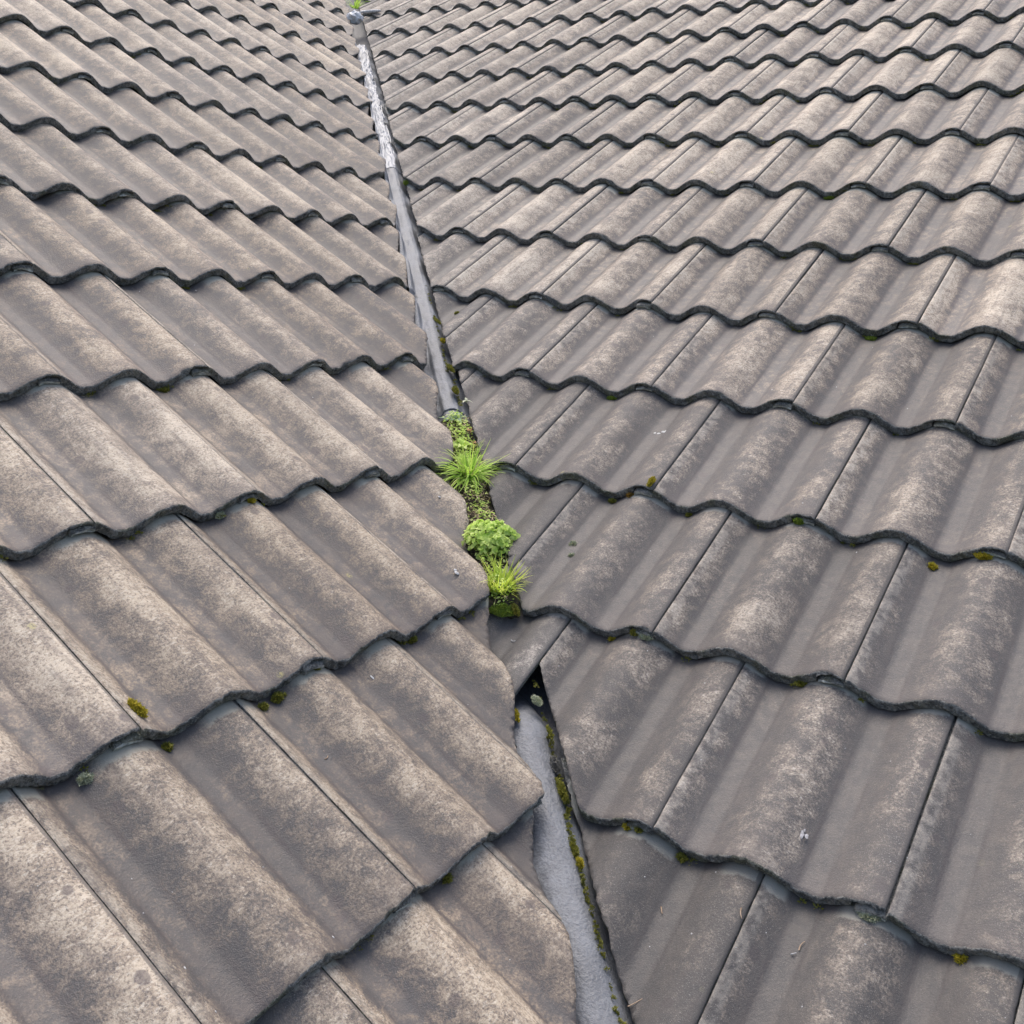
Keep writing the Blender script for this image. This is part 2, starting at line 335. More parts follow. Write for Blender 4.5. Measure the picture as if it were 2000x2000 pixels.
for s in 'RL':
    for ri, v0 in enumerate(ROWS[s][:-1]):
        k = ri - 3
        par = (k % 2)                                   # seams stagger by one roll each course
        if v0 > 4.75: continue
        ulo = -v0 * CP - 0.5 if s == 'R' else -1.15 + 0.32 * max(0, v0 - 0.6)
        uhi = (1.05 - 0.10 * v0) if s == 'R' else v0 * CP + 0.3
        j = par + 2 * math.floor((ulo - U0[s]) / 0.30)
        while True:
            u0 = 0.15 * j + U0[s] + UOFF[s].get(k, 0.0)
            j += 2
            if u0 > uhi: break
            if u0 < ulo: continue
            gk = GAP[s].get(k, 0.038)
            du, dv, rz = rt.uniform(-.0011, .0011), rt.uniform(-.0030, .0030), rt.uniform(-.0055, .0055)
            c0 = [(u0 + x, v0 + y) for x in (-.04, .30) for y in (0, .41)]
            if s == 'R':
                sd = [u + v * CP - gk for u, v in c0]; line = (1, CP)
            else:
                sd = [v * CP - u - gk for u, v in c0]; line = (-1, CP)
            piece = (s == 'R' and k == 0 and abs(u0 + 0.60) < 0.01)
            if piece: gk = -0.085; sd = [u + v * CP - gk for u, v in c0]
            if max(sd) <= 0.012: continue
            seed = rt.random() * 90
            if min(sd) > 0.004 and not piece: me = rt.choice(VAR)
            else:
                du = dv = rz = 0.0
                me = tile_mesh(seed, RW_F)
                ln = math.hypot(*line); c = (gk - (line[0] * u0 + line[1] * v0)) / ln
                me = cut_mesh(me, [(line[0], line[1], c)], seed)
                if me is None or not len(me.polygons): continue
            loc = pt(s, u0 + du, v0 + dv, 0, rt.uniform(-.0007, .0007))
            mw = Matrix.Translation(loc) @ SLOPE_M[s].to_4x4() @ Matrix.Rotation(rz, 4, 'Z')
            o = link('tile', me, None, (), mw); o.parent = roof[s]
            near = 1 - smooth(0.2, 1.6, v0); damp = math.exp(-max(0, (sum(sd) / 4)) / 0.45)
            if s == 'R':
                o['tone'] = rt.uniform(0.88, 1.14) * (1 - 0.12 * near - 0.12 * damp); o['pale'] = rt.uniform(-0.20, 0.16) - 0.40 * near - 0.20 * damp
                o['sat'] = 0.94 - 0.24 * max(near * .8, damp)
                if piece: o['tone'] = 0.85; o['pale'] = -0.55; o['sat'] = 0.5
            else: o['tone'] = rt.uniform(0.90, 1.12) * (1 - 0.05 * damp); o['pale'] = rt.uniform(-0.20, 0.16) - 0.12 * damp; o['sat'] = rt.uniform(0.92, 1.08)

# ------------------------------------------------------------------ valley gutter: liner, tape, foil
gut = link('valley_gutter', None, None, (), Matrix.Translation(valley(0, 0, -0.08)))
tag(gut, 'grey lined valley gutter patched with silver flashing tape between the two tile slopes', 'gutter')
def strip(name, vs_, ss, fn, mat, thick=0.0, smooth_=True, mask=None):
    V, F = [], []; ns = len(ss(vs_[0]))
    for v in vs_:
        for s in ss(v): V.append(valley(v, s, fn(v, s)))
    for i in range(len(vs_) - 1):
        for j in range(ns - 1):
            a = i * ns + j; F.append((a, a + 1, a + ns + 1, a + ns))
    me = mesh(name, V, F, None, smooth_); o = link(name, me, None, [mat], Matrix())
    o.parent = gut; o.matrix_parent_inverse = gut.matrix_world.inverted()
    if thick:
        md = o.modifiers.new('thickness', 'SOLIDIFY'); md.thickness = thick; md.offset = -1
    return o
frange = lambda a, b, n: [a + (b - a) * i / n for i in range(n + 1)]
strip('liner', frange(-0.95, 5.0, 240), lambda v: [-.26, -.16, -.08, -.05, -.035, -.02, -.008, .004, .016, .03, .05, .08, .16, .26],
      lambda v, s: abs(s) * 0.4045 - 0.098 + 0.001 * nz(v * 14, s * 30), M['liner'])
def lap_h(v, s):                                  # height of the left slope's tile surface under a valley point
    x, y = -v * CP + s * .70711, v * CP + s * .70711
    vv = -x / CP; return vv * SP - v * SP + hsurf('L', y, vv) / CP
TP = ([-.06, -.045, -.034, -.024, -.014, -.004, .006, .014, .021, .028, .038, .05], [-.056, -.046, -.036, -.031, -.0285, -.029, -.032, -.037, -.044, -.051, -.058, -.06])
def tape_low(v, s):
    z = float(np.interp(s, *TP)) + 0.0016 * nz(v * 16, s * 40) + 0.0007 * nz(v * 70, s * 90) - 0.075 * smooth(0.27, 0.44, v)
    return z
def ss_low(v):
    return frange(-.052 + .001 * nz(v * 45), .05, 34)
strip('flashing_tape', frange(-0.95, 0.44, 200), ss_low, tape_low, M['tape'], 0.0016)
def tape_mid(v, s):                               # flat grey length above the weeds
    return float(np.interp(s, [-.05, -.036, -.026, -.022, -.01, 0, .01, .02, .05], [-.060, -.056, -.050, -.040, -.035, -.034, -.037, -.046, -.058])) + 0.0012 * nz(v * 18, s * 40)
strip('flashing_tape', frange(0.90, 1.02, 30), lambda v: frange(-.048, .045, 28), lambda v, s: tape_mid(v, s) - 0.003, M['tape'], 0.0016)
def foil(v, s):
    base = float(np.interp(s, [-.06, -.035, -.026, -.012, 0, .010, .022, .05], [-.04, -.036, -.034, -.030, -.027, -.030, -.044, -.058]))
    cr = (0.25 * smooth(1.65, 1.8, v) * smooth(0.1, 0.5, nz(v * 7)) + smooth(2.1, 2.6, v)) * smooth(-.024, -.012, s) * (1 - smooth(.016, .03, s))
    w = abs(nz(v * 26 + 5 * nz(s * 60, v * 9), s * 22)) * 0.020 + abs(nz(v * 60, s * 70, 4)) * 0.010
    lo = 1 - smooth(1.15, 1.45, v); base = base * (1 - lo) + tape_mid(v, s) * lo
    z = base + cr * (w - 0.002) + 0.0016 * nz(v * 20, s * 60) + 0.0016 * nz(v * 45, s * 80)
    if s < -0.022:
        w2 = smooth(-0.022, -0.036, s) * (1 - lo); z = z * (1 - w2) + (max(lap_h(v, s), -0.045) + 0.0022) * w2
    return z
strip('flashing_tape', frange(1.005, 2.27, 360), lambda v: frange(-.048 + .004 * smooth(1.15, 1.4, v) + .0015 * nz(v * 30, 4) - .010 * smooth(1.7, 2.6, v) - smooth(1.4, 1.7, v) * .007 * nz(v * 9), .045, 46), foil, M['tape'], 0.0012)
foil_up = lambda v, s: foil(v, s) + 0.0016
strip('foil_tape', frange(2.24, 3.62, 400), lambda v: frange(-.033 - .004 * nz(v * 9) - .002 * nz(v * 40), .045, 46), foil_up, M['foil'], 0.0010)

# ------------------------------------------------------------------ small builders
def blades(n, seed, rad, lmin, lmax, width, spread, droop):
    r = random.Random(seed); V, F, T = [], [], []
    for _ in range(n):
        a = r.uniform(0, 2 * math.pi); d = Vector((math.cos(a), math.sin(a), 0)); base = d * rad * r.random() ** .5 + Vector((0, 0, -0.008))
        L = r.uniform(lmin, lmax); w = width * r.uniform(.6, 1.2); el = math.radians(90 - spread * r.random() ** .6); dr = droop * r.choice([r.uniform(.2, 1.2), r.uniform(.6, 2.6)]); curl = r.uniform(-.9, .9)
        side = Vector((-d.y, d.x, 0)); tint = r.random(); p = base.copy(); i0 = len(V); S = 7
        tw = r.uniform(-.5, .5)
        for q in range(S + 1):
            t = q / S; ww = w * (1 - t ** 1.8) * .5 + 0.00015
            sv = (side + Vector((0, 0, tw * t))).normalized()
            V.extend([p - sv * ww, p + sv * ww]); T.extend([min(1, tint * .7 + .4 * t)] * 2)
            e = el - dr * t; dd = (d + side * curl * t).normalized(); p = p + (dd * math.cos(e) + Vector((0, 0, math.sin(e)))) * (L / S)
        for q in range(S):
            a0 = i0 + 2 * q; F.append((a0, a0 + 1, a0 + 3, a0 + 2))
    return mesh('blades', V, F, T, True)
def leaf(V, F, T, c, n, up, L, w, tint, cup=0.25, lobes=0):
    n = n.normalized(); x = up - n * up.dot(n)
    x = x.normalized() if x.length > 1e-4 else Vector((1, 0, 0)); y = n.cross(x); i = len(V)
    S = 6 if not lobes else 14
    V.append(c - x * L * .5); T.append(tint)
    for q in range(1, S):
        t = q / S; ww = w * .5 * math.sin(math.pi * t ** .8) * (1 if not lobes else (1.0 if q % 2 else 0.55))
        m = c + x * L * (t - .5) - n * cup * L * (t - .5) ** 2 * 2
        V.extend([m - y * ww + n * cup * ww, m, m + y * ww + n * cup * ww]); T.extend([tint, tint * .8, tint])
    V.append(c + x * L * .5 - n * cup * L * .5); T.append(tint); e = len(V) - 1
    F.extend([(i, i + 2, i + 1), (i, i + 3, i + 2)])
    for q in range(S - 2):
        a = i + 1 + 3 * q; F.extend([(a, a + 1, a + 4, a + 3), (a + 1, a + 2, a + 5, a + 4)])
    a = i + 1 + 3 * (S - 2); F.extend([(a, a + 1, e), (a + 1, a + 2, e)])
def cushion(n, seed, rx, ry, h, L, w, lo=0.0):
    r = random.Random(seed); V, F, T = [], [], []
    for _ in range(n):
        a = r.uniform(0, 2 * math.pi); q = r.random() ** .55; ed = 1 + .22 * nz(math.cos(a) * 2 + seed, math.sin(a) * 2)
        x, y = rx * ed * q * math.cos(a), ry * ed * q * math.sin(a); z = lo + h * math.sqrt(max(0, 1 - q * q)) * (0.85 + .3 * nz(x * 60, y * 60, seed)) - r.random() ** 2 * h * .35
        nn = Vector((x / rx * .8, y / ry * .8, .55)) + Vector((r.uniform(-.7, .7), r.uniform(-.7, .7), r.uniform(-.2, .5)))
        leaf(V, F, T, Vector((x, y, z)), nn, Vector((r.uniform(-1, 1), r.uniform(-1, 1), .3)), L * r.uniform(.7, 1.25), w * r.uniform(.7, 1.25), min(1, max(0, r.gauss(.5, .28))))
    return mesh('leaves', V, F, T, True)
def moss_mesh(rx, ry, h, seed, dens=1.7, spike=0.0036):
    """a lumpy cushion covered with tiny leaf points"""
    r = random.Random(seed); V, F, T = [], [], []; nu, nv = 18, 6
    def hh(q, a): return h * math.sqrt(max(0, 1 - q * q)) * (.75 + .6 * nz(q * math.cos(a) * 3 + seed, q * math.sin(a) * 3, seed))
    for i in range(nv + 1):
        q = i / nv
        for j in range(nu):
            a = 2 * math.pi * j / nu; ed = 1 + .35 * nz(math.cos(a) * 1.6 + seed, math.sin(a) * 1.6, 2)
            V.append(Vector((rx * ed * q * math.cos(a), ry * ed * q * math.sin(a), hh(q, a) - .0015))); T.append(.35 + .25 * nz(q * math.cos(a) * 6, q * math.sin(a) * 6, seed))
    for i in range(nv):
        for j in range(nu):
            a, b = i * nu + j, i * nu + (j + 1) % nu; F.append((a, b, b + nu, a + nu))
    n = int(dens * max(90, min(800, rx * ry * 5e6)))
    for _ in range(n):
        a = r.uniform(0, 2 * math.pi); q = r.random() ** .5; ed = 1 + .35 * nz(math.cos(a) * 1.6 + seed, math.sin(a) * 1.6, 2)
        c = Vector((rx * ed * q * math.cos(a), ry * ed * q * math.sin(a), hh(q, a) - .001)); d = Vector((r.uniform(-1, 1) + q * math.cos(a), r.uniform(-1, 1) + q * math.sin(a), r.uniform(.4, 1.3))).normalized()
        sd = d.cross(Vector((r.uniform(-1, 1), r.uniform(-1, 1), r.uniform(-1, 1)))).normalized() * spike * .38; i = len(V); t = min(1, max(0, r.gauss(.55, .3)))
        V.extend([c - sd, c + sd, c + d * spike * r.uniform(.6, 1.5)]); T.extend([t * .7, t * .7, t]); F.append((i, i + 1, i + 2))
    return mesh('moss', V, F, T)
UP = Vector((0, 0, 1))
def put_moss(s, u, v, rx, ry, h, mat, label, ang=0.0, dh=-0.0005, seed=None, name='moss_clump', group='moss clumps on the roof tiles'):
    sd = seed if seed is not None else hash((round(u * 1e4), round(v * 1e4))) % 97
    n = BAS[s][2]; mw = Matrix.Translation(pt(s, u, v, None, dh)) @ SLOPE_M[s].to_4x4() @ Matrix.Rotation(ang, 4, 'Z')
    return tag(link(name, moss_mesh(rx * .68, ry * .68, h * .6, sd), None, [M[mat]], mw), label, 'moss' if 'moss' in name else 'lichen', group)

# ------------------------------------------------------------------ plants in the gutter
vw = Vector((-CP, CP, SP)).normalized()
def soil_h(v, s): return -0.024 + 0.010 * nz(v * 22, s * 40) + 0.006 * nz(v * 70, s * 90) - 4.5 * (s + 0.006) ** 2 - 0.03 * (1 - smooth(.478, .50, v)) - .03 * smooth(.95, 1.0, v)
V, F = [], []; va, sa = frange(0.478, 1.0, 110), frange(-.04, .024, 22)
for v in va:
    for s in sa: V.append(valley(v, s, soil_h(v, s)))
for i in range(110):
    for j in range(22): a = i * 23 + j; F.append((a, a + 1, a + 24, a + 23))
tag(link('silt', mesh('silt', V, F, None, True), None, [M['soil']]), 'dark silt and leaf mould caught in the valley under the weeds', 'soil', kind='stuff')
V, F, T = [], [], []; r = random.Random(3)
for _ in range(420):                                # straw, dead stems and root threads
    v = r.choice([r.uniform(.62, .80), r.uniform(.50, .98)]); s = r.gauss(-.004, .014); s = max(-.034, min(.020, s))
    p = valley(v, s, soil_h(v, s) + .003); a = r.uniform(0, 6.28); d = Vector((math.cos(a), math.sin(a), r.uniform(0, .5))).normalized(); L = r.uniform(.008, .028); w = r.uniform(.0005, .0014); t = r.random(); i = len(V)
    for q in range(5):
        sd = d.cross(UP).normalized() * w
        V.extend([p - sd, p + sd]); T.extend([t, t]); p = p + d * L / 4; d = (d + Vector((r.uniform(-.5, .5), r.uniform(-.5, .5), r.uniform(-.35, .25)))).normalized()
    for q in range(4): F.append((i + 2 * q, i + 2 * q + 1, i + 2 * q + 3, i + 2 * q + 2))
tag(link('dead_stems', mesh('dead_stems', V, F, T), None, [M['straw']]), 'tangle of pale dead stems on the silt among the weeds', 'debris', kind='stuff')

def plant(name, label, cat, v, s, off, parts, lean=0.35, ang=0.0):
    n = (UP * 1.0 + vw * -0.0 + Vector((0.5, -0.5, 0)) * lean)
    root = link(name, None, None, (), frame(valley(v, s, off), n, ang)); tag(root, label, cat)
    for pn, me, m in parts:
        o = link(pn, me, None, [M[m]], root.matrix_world.copy()); o.parent = root; o.matrix_parent_inverse = root.matrix_world.inverted()
    return root
plant('grass_tuft', 'spreading bright green grass tuft in the gutter above the leafy cushion weed', 'grass', 0.785, -0.008, -0.014,
      [('blades', blades(190, 1, .013, .045, .092, .0031, 82, .8), 'grass'), ('dead_blades', blades(45, 21, .016, .03, .06, .0020, 90, .5), 'straw')])
plant('grass_tuft', 'upright yellowish grass tuft at the lower end of the weeds', 'grass', 0.522, -0.002, -0.022,
      [('blades', blades(150, 2, .018, .035, .070, .0028, 44, .5), 'grass2'), ('dead_blades', blades(24, 23, .016, .025, .050, .0018, 80, .6), 'straw')])
plant('cushion_weed', 'dense pale green cushion weed with tiny round leaves between the two grass tufts', 'weed', 0.612, 0.000, -0.016,
      [('leaves', cushion(620, 4, .052, .048, .042, .0105, .0088), 'weed'), ('under_leaves', cushion(420, 14, .046, .042, .028, .010, .008), 'mossg')])
def broad(seed, n, rad, L, w, lob):
    r = random.Random(seed); V, F, T = [], [], []
    for i in range(n):
        a = 6.28 * i / n + r.uniform(-.4, .4); d = Vector((math.cos(a), math.sin(a), 0)); c = d * rad * r.uniform(.5, 1.1) + Vector((0, 0, r.uniform(.004, .014)))
        leaf(V, F, T, c, Vector((-d.x * .3 + r.uniform(-.3, .3), -d.y * .3 + r.uniform(-.3, .3), 1)), d, L * r.uniform(.75, 1.2), w * r.uniform(.8, 1.2), r.random(), .35, lob)
    return mesh('leaves', V, F, T, True)
V, F, T = [], [], []; r = random.Random(77)
for _ in range(1500):
    v = r.choice([r.uniform(.80, .97), r.uniform(.80, .97), r.uniform(.66, .80), r.uniform(.49, .60)]); s = max(-.036, min(.021, r.gauss(-.006, .013)))
    c = valley(v, s, soil_h(v, s) + r.uniform(.001, .016)); leaf(V, F, T, c, Vector((r.uniform(-.8, .8), r.uniform(-.8, .8), 1)), Vector((r.uniform(-1, 1), r.uniform(-1, 1), .3)), r.uniform(.004, .010), r.uniform(.002, .005), r.random())
tag(link('ground_weeds', mesh('ground_weeds', V, F, T, True), None, [M['weed']]), 'mat of tiny yellow green leaves covering the silt in the gutter', 'weeds', kind='stuff')
plant('sowthistle_seedling', 'seedling with blue green lobed leaves against the end of the bare tape', 'weed', 0.955, -0.010, -0.030,
      [('leaf', broad(31, 8, .017, .030, .019, 1), 'blue')])
plant('leafy_weed', 'small leafy weed with yellow green toothed leaves just above the spreading grass tuft', 'weed', 0.868, -0.006, -0.026,
      [('leaf', broad(34, 12, .017, .026, .014, 1), 'weed'), ('stems', blades(46, 35, .018, .02, .05, .0013, 70, .6), 'grass2')])
plant('pale_sprig', 'pale dry sprig lying on the right tile edge above the seedling', 'weed', 0.985, 0.022, -0.012,
      [('leaf', broad(37, 3, .009, .020, .008, 1), 'lichen')])
for i, (v, s, lb) in enumerate(((0.900, 0.014, 'curled orange dry leaf caught beside the small leafy weed'), (0.862, 0.016, 'small brown curled leaf below the orange leaf at the right tile edge'))):
    V, F, T = [], [], []; leaf(V, F, T, Vector((0, 0, .004)), Vector((.3, .2, 1)), Vector((1, .5, .2)), .017 - .005 * i, .013 - .005 * i, .7 - .4 * i, .8, 1)
    tag(link('dry_leaf', mesh('dry_leaf', V, F, T, True), None, [M['dry']], frame(valley(v, s, -.012), UP, 1.0 + i)), lb, 'leaf', 'dry leaves among the weeds')
plant('seedling', 'green shoots in the dark top end of the gutter at the picture edge', 'weed', 4.33, 0.02, -0.03,
      [('blades', blades(40, 61, .02, .05, .10, .006, 60, .8), 'grass')])

# ------------------------------------------------------------------ moss and lichen clumps
m = put_moss
m('L', -.2931, .5335, .007, .020, .010, 'mossy', 'bright yellow moss on the open seam at the left of the picture', .15, .004)
m('L', -.0861, .4923, .016, .009, .016, 'moss', 'thick olive moss under the butt below the yellow mossed seam, right one of the pair', 0, -.002)
m('L', -.1145, .4902, .009, .007, .012, 'moss', 'small olive moss left of the thick olive clump')
m('L', -.3817, .4890, .013, .008, .016, 'lichen', 'grey green moss in the tile joint near the left picture edge')
m('L', -.2689, .4900, .010, .007, .012, 'moss', 'olive moss under the butt just right below the yellow mossed seam')
m('L', -.0225, .4989, .009, .005, .007, 'moss', 'moss on the roll beside the stepped seam at centre left', 0, .001)
m('L', .2058, .4976, .016, .007, .012, 'moss', 'olive moss filling the pan under the broken butt left of the gutter')
m('L', .1271, .8240, .010, .006, .009, 'mossy', 'yellow olive moss on the roll two courses above the stepped seam', 0, .001)
m('L', .0729, .8242, .014, .006, .011, 'lichen', 'grey green moss in the pan left of the yellow olive roll moss')
m('L', -.0820, .1689, .011, .006, .010, 'moss', 'small moss under the lowest butt left of the grey tape')
m('L', .2064, 1.1500, .015, .006, .010, 'moss', 'moss in the pan of the fourth butt line on the left slope')
m('R', -.3088, .8240, .006, .018, .012, 'mossy', 'yellow moss post on the seam at the centre of the right slope', 0, .003)
m('R', -.3484, .8070, .009, .006, .012, 'mossr', 'orange moss below the yellow moss post')
m('R', -.3892, .8060, .010, .006, .012, 'moss', 'olive moss in the pan left of the orange moss')
m('R', -.2320, .8060, .012, .005, .010, 'moss', 'dark moss in the pan right of the yellow moss post')
m('R', -.2273, .4820, .008, .006, .012, 'mossy', 'yellow olive moss in the pan right of the hole')
m('R', -.1826, .4821, .010, .006, .010, 'moss', 'olive moss on the roll right of the hole', 0, .004)
m('R', -.1615, .4800, .014, .007, .007, 'lichen', 'pale grey green lichen crust at the seam end right of the hole', 0, .003, name='lichen_crust', group='lichen crusts on the tiles')
m('R', -.0286, .8075, .013, .007, .013, 'mossg', 'round pale green moss in the open joint, right of centre', 0, .003)
m('R', .1919, .7920, .012, .009, .010, 'mossy', 'yellow moss cushion lying in the pan at the right')
m('R', .2645, .8070, .018, .008, .012, 'mossy', 'largest yellow moss at the open joint by the right picture edge', 0, .002)
m('R', .0901, .4815, .016, .005, .008, 'moss', 'low olive moss line under the butt at lower right')
m('R', .3846, .1560, .012, .007, .009, 'mossy', 'yellow olive moss under the lowest butt at the right picture edge')
m('R', -.0383, .1596, .008, .006, .011, 'mossy', 'left of two yellow moss tufts under the chipped seam', 0, .001)
m('R', -.0216, .1590, .007, .005, .009, 'moss', 'right of two moss tufts under the chipped seam', 0, .001)
m('R', .0366, .1572, .010, .007, .010, 'moss', 'small moss in the pan right of the two tufts under the chipped seam')
m('R', .2802, .1575, .018, .010, .009, 'lichen', 'pale green crust squeezed in the tile joint at lower right', 0, .001, name='lichen_crust', group='lichen crusts on the tiles')
m('R', -.3858, .6389, .007, .006, .005, 'lichen', 'small lichen button in the pan right of the cushion weed', name='lichen_crust', group='lichen crusts on the tiles')
m('R', -.4014, .6692, .010, .008, .002, 'lichen', 'flat pale lichen disc just above the lichen button', name='lichen_crust', group='lichen crusts on the tiles')
m('R', -1.1332, 1.3921, .010, .007, .008, 'moss', 'loose moss lump in the pan beside the upper gutter tape')
m('R', -1.8017, 2.1050, .012, .022, .014, 'mossg', 'bright green moss on the tile corner beside the foil tape', .6)
m('R', -.0935, 1.4450, .016, .008, .010, 'mossg', 'green moss in the pan at upper right')
m('R', -.3935, 2.1020, .020, .008, .012, 'mossg', 'long green moss pad in the upper right pan')
m('R', -.5490, 1.1220, .016, .008, .010, 'mossg', 'green moss in the pan above the white bird droppings')
def put_valley(name, v, s, off, rx, ry, h, mat, label, cat, ang=0.78, seed=1, group='moss along the gutter edge'):
    n = Vector((0.15, -0.15, 1)); return tag(link(name, moss_mesh(rx * (.9 if rx < .03 and ry > .012 else .8), ry * (.85 if ry > .012 else .6), h * .55, seed), None, [M[mat]], frame(valley(v, s, off), n, ang)), label, cat, group)
put_valley('moss_clump', .190, .0125, -.030, .030, .007, .014, 'moss', 'long olive moss strip wedged beside the lowest right butt at the gutter', 'moss', 2.05, 3)
put_valley('moss_clump', .120, .0095, -.034, .022, .006, .010, 'moss', 'dark moss string below the long olive strip at the gutter edge', 'moss', 2.05, 4)
put_valley('moss_clump', .098, .011, -.030, .010, .006, .013, 'mossy', 'round yellow moss tuft on the right gutter edge near the bottom', 'moss', 2.05, 5)
put_valley('moss_clump', -.075, .0125, -.030, .014, .006, .012, 'moss', 'moss at the right gutter edge at the bottom of the picture', 'moss', 2.05, 6)
put_valley('lichen_crust', .318, .010, -.026, .014, .009, .007, 'lichen', 'grey green leafy lichen on the tape inside the hole', 'lichen', 2.2, 7, 'lichen crusts on the tiles')
put_valley('moss_clump', .268, .016, -.024, .020, .003, .006, 'moss', 'thin moss line on the cut tile edge below the hole', 'moss', 2.1, 8)
put_valley('moss_clump', .300, -.026, -.030, .020, .004, .007, 'mossy', 'thin yellow moss line on the left tile edge beside the hole', 'moss', 2.0, 9)
put_valley('moss_clump', .487, -.005, -.034, .026, .021, .018, 'mossg', 'dark green moss mound at the foot of the weeds', 'moss', 0.5, 10)
put_valley('moss_clump', .482, .0145, -.028, .024, .007, .013, 'moss', 'olive moss on the tile corner right of the moss mound', 'moss', 2.1, 11)
put_valley('moss_clump', 1.050, .010, -.024, .026, .009, .014, 'moss', 'moss clump at the tape joint above the weeds', 'moss', 2.1, 12)
put_valley('moss_clump', 1.135, .0125, -.026, .034, .006, .012, 'moss', 'moss string up the right tape edge above the tape joint', 'moss', 2.2, 13)
put_valley('moss_clump', 1.230, .0105, -.020, .015, .008, .014, 'mossy', 'yellow moss tuft on the right tape edge, topmost of the gutter moss', 'moss', 2.2, 14)
put_valley('moss_clump', 1.330, .011, -.028, .040, .004, .008, 'moss', 'thin moss trail beside the upper grey tape', 'moss', 2.25, 15)
put_valley('mortar_lump', .228, .014, -.034, .024, .008, .014, 'mortar', 'grey mortar lump showing under the right cut edge above the moss strip', 'mortar', 2.05, 16, 'mortar bedding')
# crumbs of moss along the butts, too small to count
V, F, T = [], [], []; r = random.Random(12)
for s in 'RL':
    for ri, v0 in enumerate(ROWS[s][1:-2]):
        for jj in range(-26, 28):
            u = U0[s] + 0.15 * jj + 0.055 + r.uniform(-.025, .025)
            gp = u + v0 * CP if s == 'R' else v0 * CP - u
            if gp < .06 or gp > 4.2 or r.random() > (.62 if s == 'R' else .45): continue
            nb = r.choice([1, 1, 2, 3])
            for _ in range(nb):
                uu = u + r.uniform(-.02, .02); vv = v0 - r.uniform(.001, .004); R_ = r.uniform(.0025, .0065); c = pt(s, uu, vv, None, .0); tb = r.random()
                for _ in range(26):
                    d = Vector((r.gauss(0, 1), r.gauss(0, 1), abs(r.gauss(0, 1)) + .2)).normalized(); p = c + Vector((d.x * R_ * 1.6, d.y * R_ * 1.6, d.z * R_)) * r.random() ** .4
                    sd = d.cross(Vector((r.uniform(-1, 1), r.uniform(-1, 1), r.uniform(-1, 1)))).normalized() * .0013; i = len(V)
                    V.extend([p - sd, p + sd, p + d * .0035]); t = min(1, tb * .5 + r.random() * .4); T.extend([t * .5, t * .5, t]); F.append((i, i + 1, i + 2))
for _ in range(230):
    v = r.choice([r.uniform(-.15, .36), r.uniform(1.0, 1.5), r.uniform(.0, .2)]); gk = GAP['R'][-1 if v < .161 else 0 if v < .483 else 2 if v < 1.128 else 3]
    c = valley(v, gk / 1.414 - r.uniform(.0, .004), -.036 + r.uniform(-.004, .008)); R_ = r.uniform(.0012, .0035); tb = r.random()
    for _ in range(18):
        d = Vector((r.gauss(0, 1), r.gauss(0, 1), abs(r.gauss(0, 1)) + .2)).normalized(); p = c + d * R_ * r.random() ** .4
        sd = d.cross(Vector((r.uniform(-1, 1), r.uniform(-1, 1), r.uniform(-1, 1)))).normalized() * .0011; i = len(V)
        V.extend([p - sd, p + sd, p + d * .003]); t = min(1, tb * .5 + r.random() * .4); T.extend([t * .5, t * .5, t]); F.append((i, i + 1, i + 2))
tag(link('moss_crumbs', mesh('moss_crumbs', V, F, T), None, [M['moss']]), 'scattered crumbs of olive moss along the tile butts', 'moss', kind='stuff')

# ------------------------------------------------------------------ droppings, twigs, specks
def blob(rx, ry, h, seed):
    V, F = [], []; nu, nv = 14, 4
    for i in range(nv + 1):
        q = i / nv
        for j in range(nu):
            a = 6.2832 * j / nu; ed = 1 + .5 * nz(math.cos(a) * 1.5 + seed, math.sin(a) * 1.5, seed); V.append((rx * ed * q * math.cos(a), ry * ed * q * math.sin(a), h * (1 - q * q) - .0006))
    for i in range(nv):
        for j in range(nu): a, b = i * nu + j, i * nu + (j + 1) % nu; F.append((a, b, b + nu, a + nu))
    return V, F
def splat(s, u, v, parts, label, ang=0, group='bird droppings on the tiles', name='bird_dropping', cat='dropping', mat='white'):
    V, F = [], []
    for (x, y, rx, ry, h, sd) in parts:
        a, f = blob(rx, ry, h, sd); i = len(V); V += [(p[0] + x, p[1] + y, p[2]) for p in a]; F += [tuple(q + i for q in t) for t in f]
    mw = Matrix.Translation(pt(s, u, v, None, .0006)) @ SLOPE_M[s].to_4x4() @ Matrix.Rotation(ang, 4, 'Z')
    tag(link(name, mesh(name, V, F, None, True), None, [M[mat]], mw), label, cat, group)
splat('L', .3831, .5679, [(0, 0, .004, .0045, .002, 1), (.003, .006, .003, .0035, .002, 2)], 'white double dropping on the roll left of the upright grass tuft')
splat('L', .5392, .7457, [(0, 0, .0027, .0027, .0015, 3)], 'small white dropping on the left roll below the spreading grass tuft')
splat('L', .0694, .4618, [(0, 0, .002, .0038, .0012, 4)], 'white oblong speck below the broken butt on the left slope')
splat('R', .1725, .2345, [(0, 0, .0030, .0052, .0003, 5), (.0062, -.002, .0026, .0034, .0003, 3), (.0035, .0062, .0014, .0022, .0003, 6)], 'faint grey dropping of three smears at lower right', .3, mat='grey')
splat('R', -.3782, 1.0281, [(0, 0, .004, .006, .001, 8), (.008, .006, .004, .006, .001, 9), (-.004, -.004, .003, .003, .001, 4)], 'right white dropping of the pair in the pan at centre right', -.5)
splat('R', -.3917, 1.0209, [(0, 0, .005, .003, .001, 10), (-.007, .003, .003, .003, .001, 11)], 'left white dropping of the pair in the pan at centre right', .4)
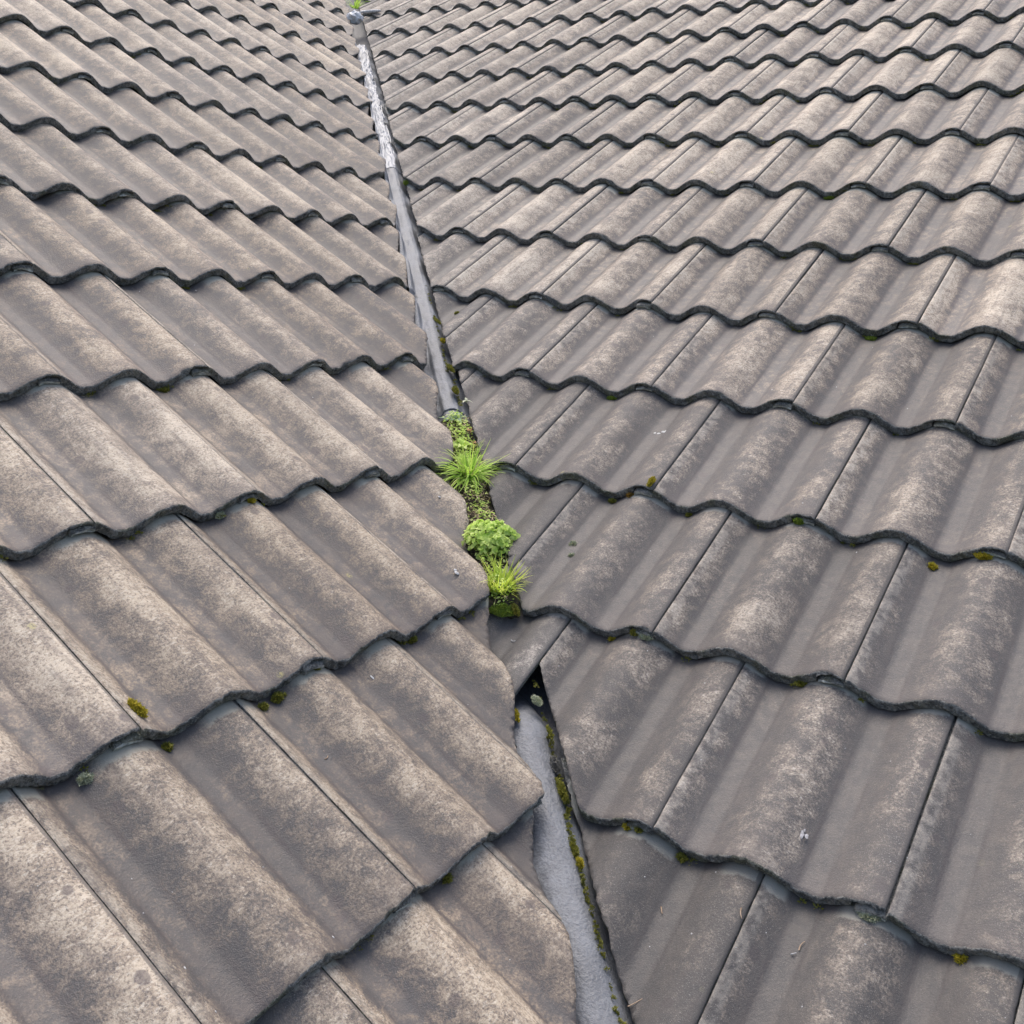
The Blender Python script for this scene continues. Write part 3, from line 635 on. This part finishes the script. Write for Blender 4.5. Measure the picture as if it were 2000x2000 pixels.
def twig(s, u, v, L, w, ang, bend, label, mat='twig'):
    V, F = [], []; S = 6; nu = 6; p = Vector((-L / 2, 0, w)); a = 0
    for q in range(S + 1):
        t = q / S; a = bend * (t - .5); d = Vector((math.cos(a), math.sin(a), 0)); sd = Vector((-d.y, d.x, 0)); rr_ = w * (1 - .45 * t)
        for j in range(nu):
            b = 6.2832 * j / nu; V.append(p + sd * rr_ * math.cos(b) + Vector((0, 0, rr_ * math.sin(b))))
        p = p + d * L / S
    for q in range(S):
        for j in range(nu): a0 = q * nu + j; b0 = q * nu + (j + 1) % nu; F.append((a0, b0, b0 + nu, a0 + nu))
    F += [tuple(range(nu)), tuple(range(S * nu, S * nu + nu))]
    mw = Matrix.Translation(pt(s, u, v, None, .001)) @ SLOPE_M[s].to_4x4() @ Matrix.Rotation(ang, 4, 'Z')
    tag(link('twig', mesh('twig', V, F, None, True), None, [M[mat]], mw), label, 'twig', 'twigs on the tiles')
twig('L', -.0969, .3916, .018, .0008, 1.2, 2.6, 'hooked pale twig on the lower left tile')
twig('R', .0451, .0783, .010, .0011, -1.0, .2, 'short pale twig in the lower right pan')
twig('R', .0691, -.0431, .024, .0008, .95, .15, 'straight tan needle beside the gutter at the bottom')
twig('R', .1452, .1009, .015, .0009, -1.1, .8, 'brown twig lying over the lowest right seam')
twig('R', .2173, .1031, .014, .0008, 1.3, -.9, 'reddish curled stalk in the lowest right pan')
twig('R', .2110, .0900, .007, .0010, .7, .2, 'tiny pale chip under the reddish curled stalk', 'white')
twig('R', -.3838, .4262, .010, .0009, .2, 2.2, 'curved white sliver on the loose cut tile above the hole', 'white')
V, F = [], []; r = random.Random(8)
for _ in range(330):
    s = r.choice('RRL'); v = r.uniform(-.2, 2.6) ; u = r.uniform(-v * CP + .06, .6) if s == 'R' else r.uniform(-.6, v * CP - .08)
    a = r.uniform(.0005, .0012); q, f = blob(a, a * r.uniform(.6, 1.6), a * .7, r.random() * 9); i = len(V); mw = Matrix.Translation(pt(s, u, v, None, .0004)) @ SLOPE_M[s].to_4x4()
    V += [mw @ Vector(x) for x in q]; F += [tuple(x + i for x in t) for t in f]
tag(link('specks', mesh('specks', V, F, None, True), None, [M['white']]), 'tiny white specks of grit scattered over the tiles', 'grit', kind='stuff')

# ------------------------------------------------------------------ foil lump and white stick at the top of the gutter
V, F = [], []; nu, nv = 26, 16
for i in range(nv + 1):
    th = math.pi * i / nv
    for j in range(nu):
        a = 6.2832 * j / nu; d = Vector((math.sin(th) * math.cos(a), math.sin(th) * math.sin(a), math.cos(th)))
        k = 1 + .35 * nz(d.x * 2, d.y * 2, d.z * 2) + .22 * abs(nz(d.x * 6, d.y * 6, d.z * 6)); V.append((d.x * .040 * k, d.y * .034 * k, d.z * .030 * k))
for i in range(nv):
    for j in range(nu): a, b = i * nu + j, i * nu + (j + 1) % nu; F.append((a, a + nu, b + nu, b))
tag(link('foil_lump', mesh('foil_lump', V, F, None, False), None, [M['lump']], frame(valley(3.97, -.008, .004), UP, .6)), 'crumpled silver foil lump blocking the top of the gutter', 'foil')
V, F = [], []; S, nu = 8, 8
for q in range(S + 1):
    t = q / S; rr_ = .0085 * (1 - .35 * abs(2 * t - 1) ** 3)
    for j in range(nu): b = 6.2832 * j / nu; V.append((t * .13, rr_ * math.cos(b) + .006 * math.sin(t * 3), rr_ * math.sin(b)))
for q in range(S):
    for j in range(nu): a0 = q * nu + j; b0 = q * nu + (j + 1) % nu; F.append((a0, b0, b0 + nu, a0 + nu))
F += [tuple(range(nu)), tuple(range(S * nu, S * nu + nu))]
p0, p1 = valley(3.99, .02, .03), pt('R', -3.42, 4.13, None, .012); dx = (p1 - p0).normalized(); dy = UP.cross(dx).normalized(); dz = dx.cross(dy)
tag(link('white_stick', mesh('white_stick', V, F, None, True), None, [M['white']], Matrix.Translation(p0) @ Matrix((dx, dy, dz)).transposed().to_4x4()), 'short white stick poking out from the foil lump over the right tiles', 'stick')
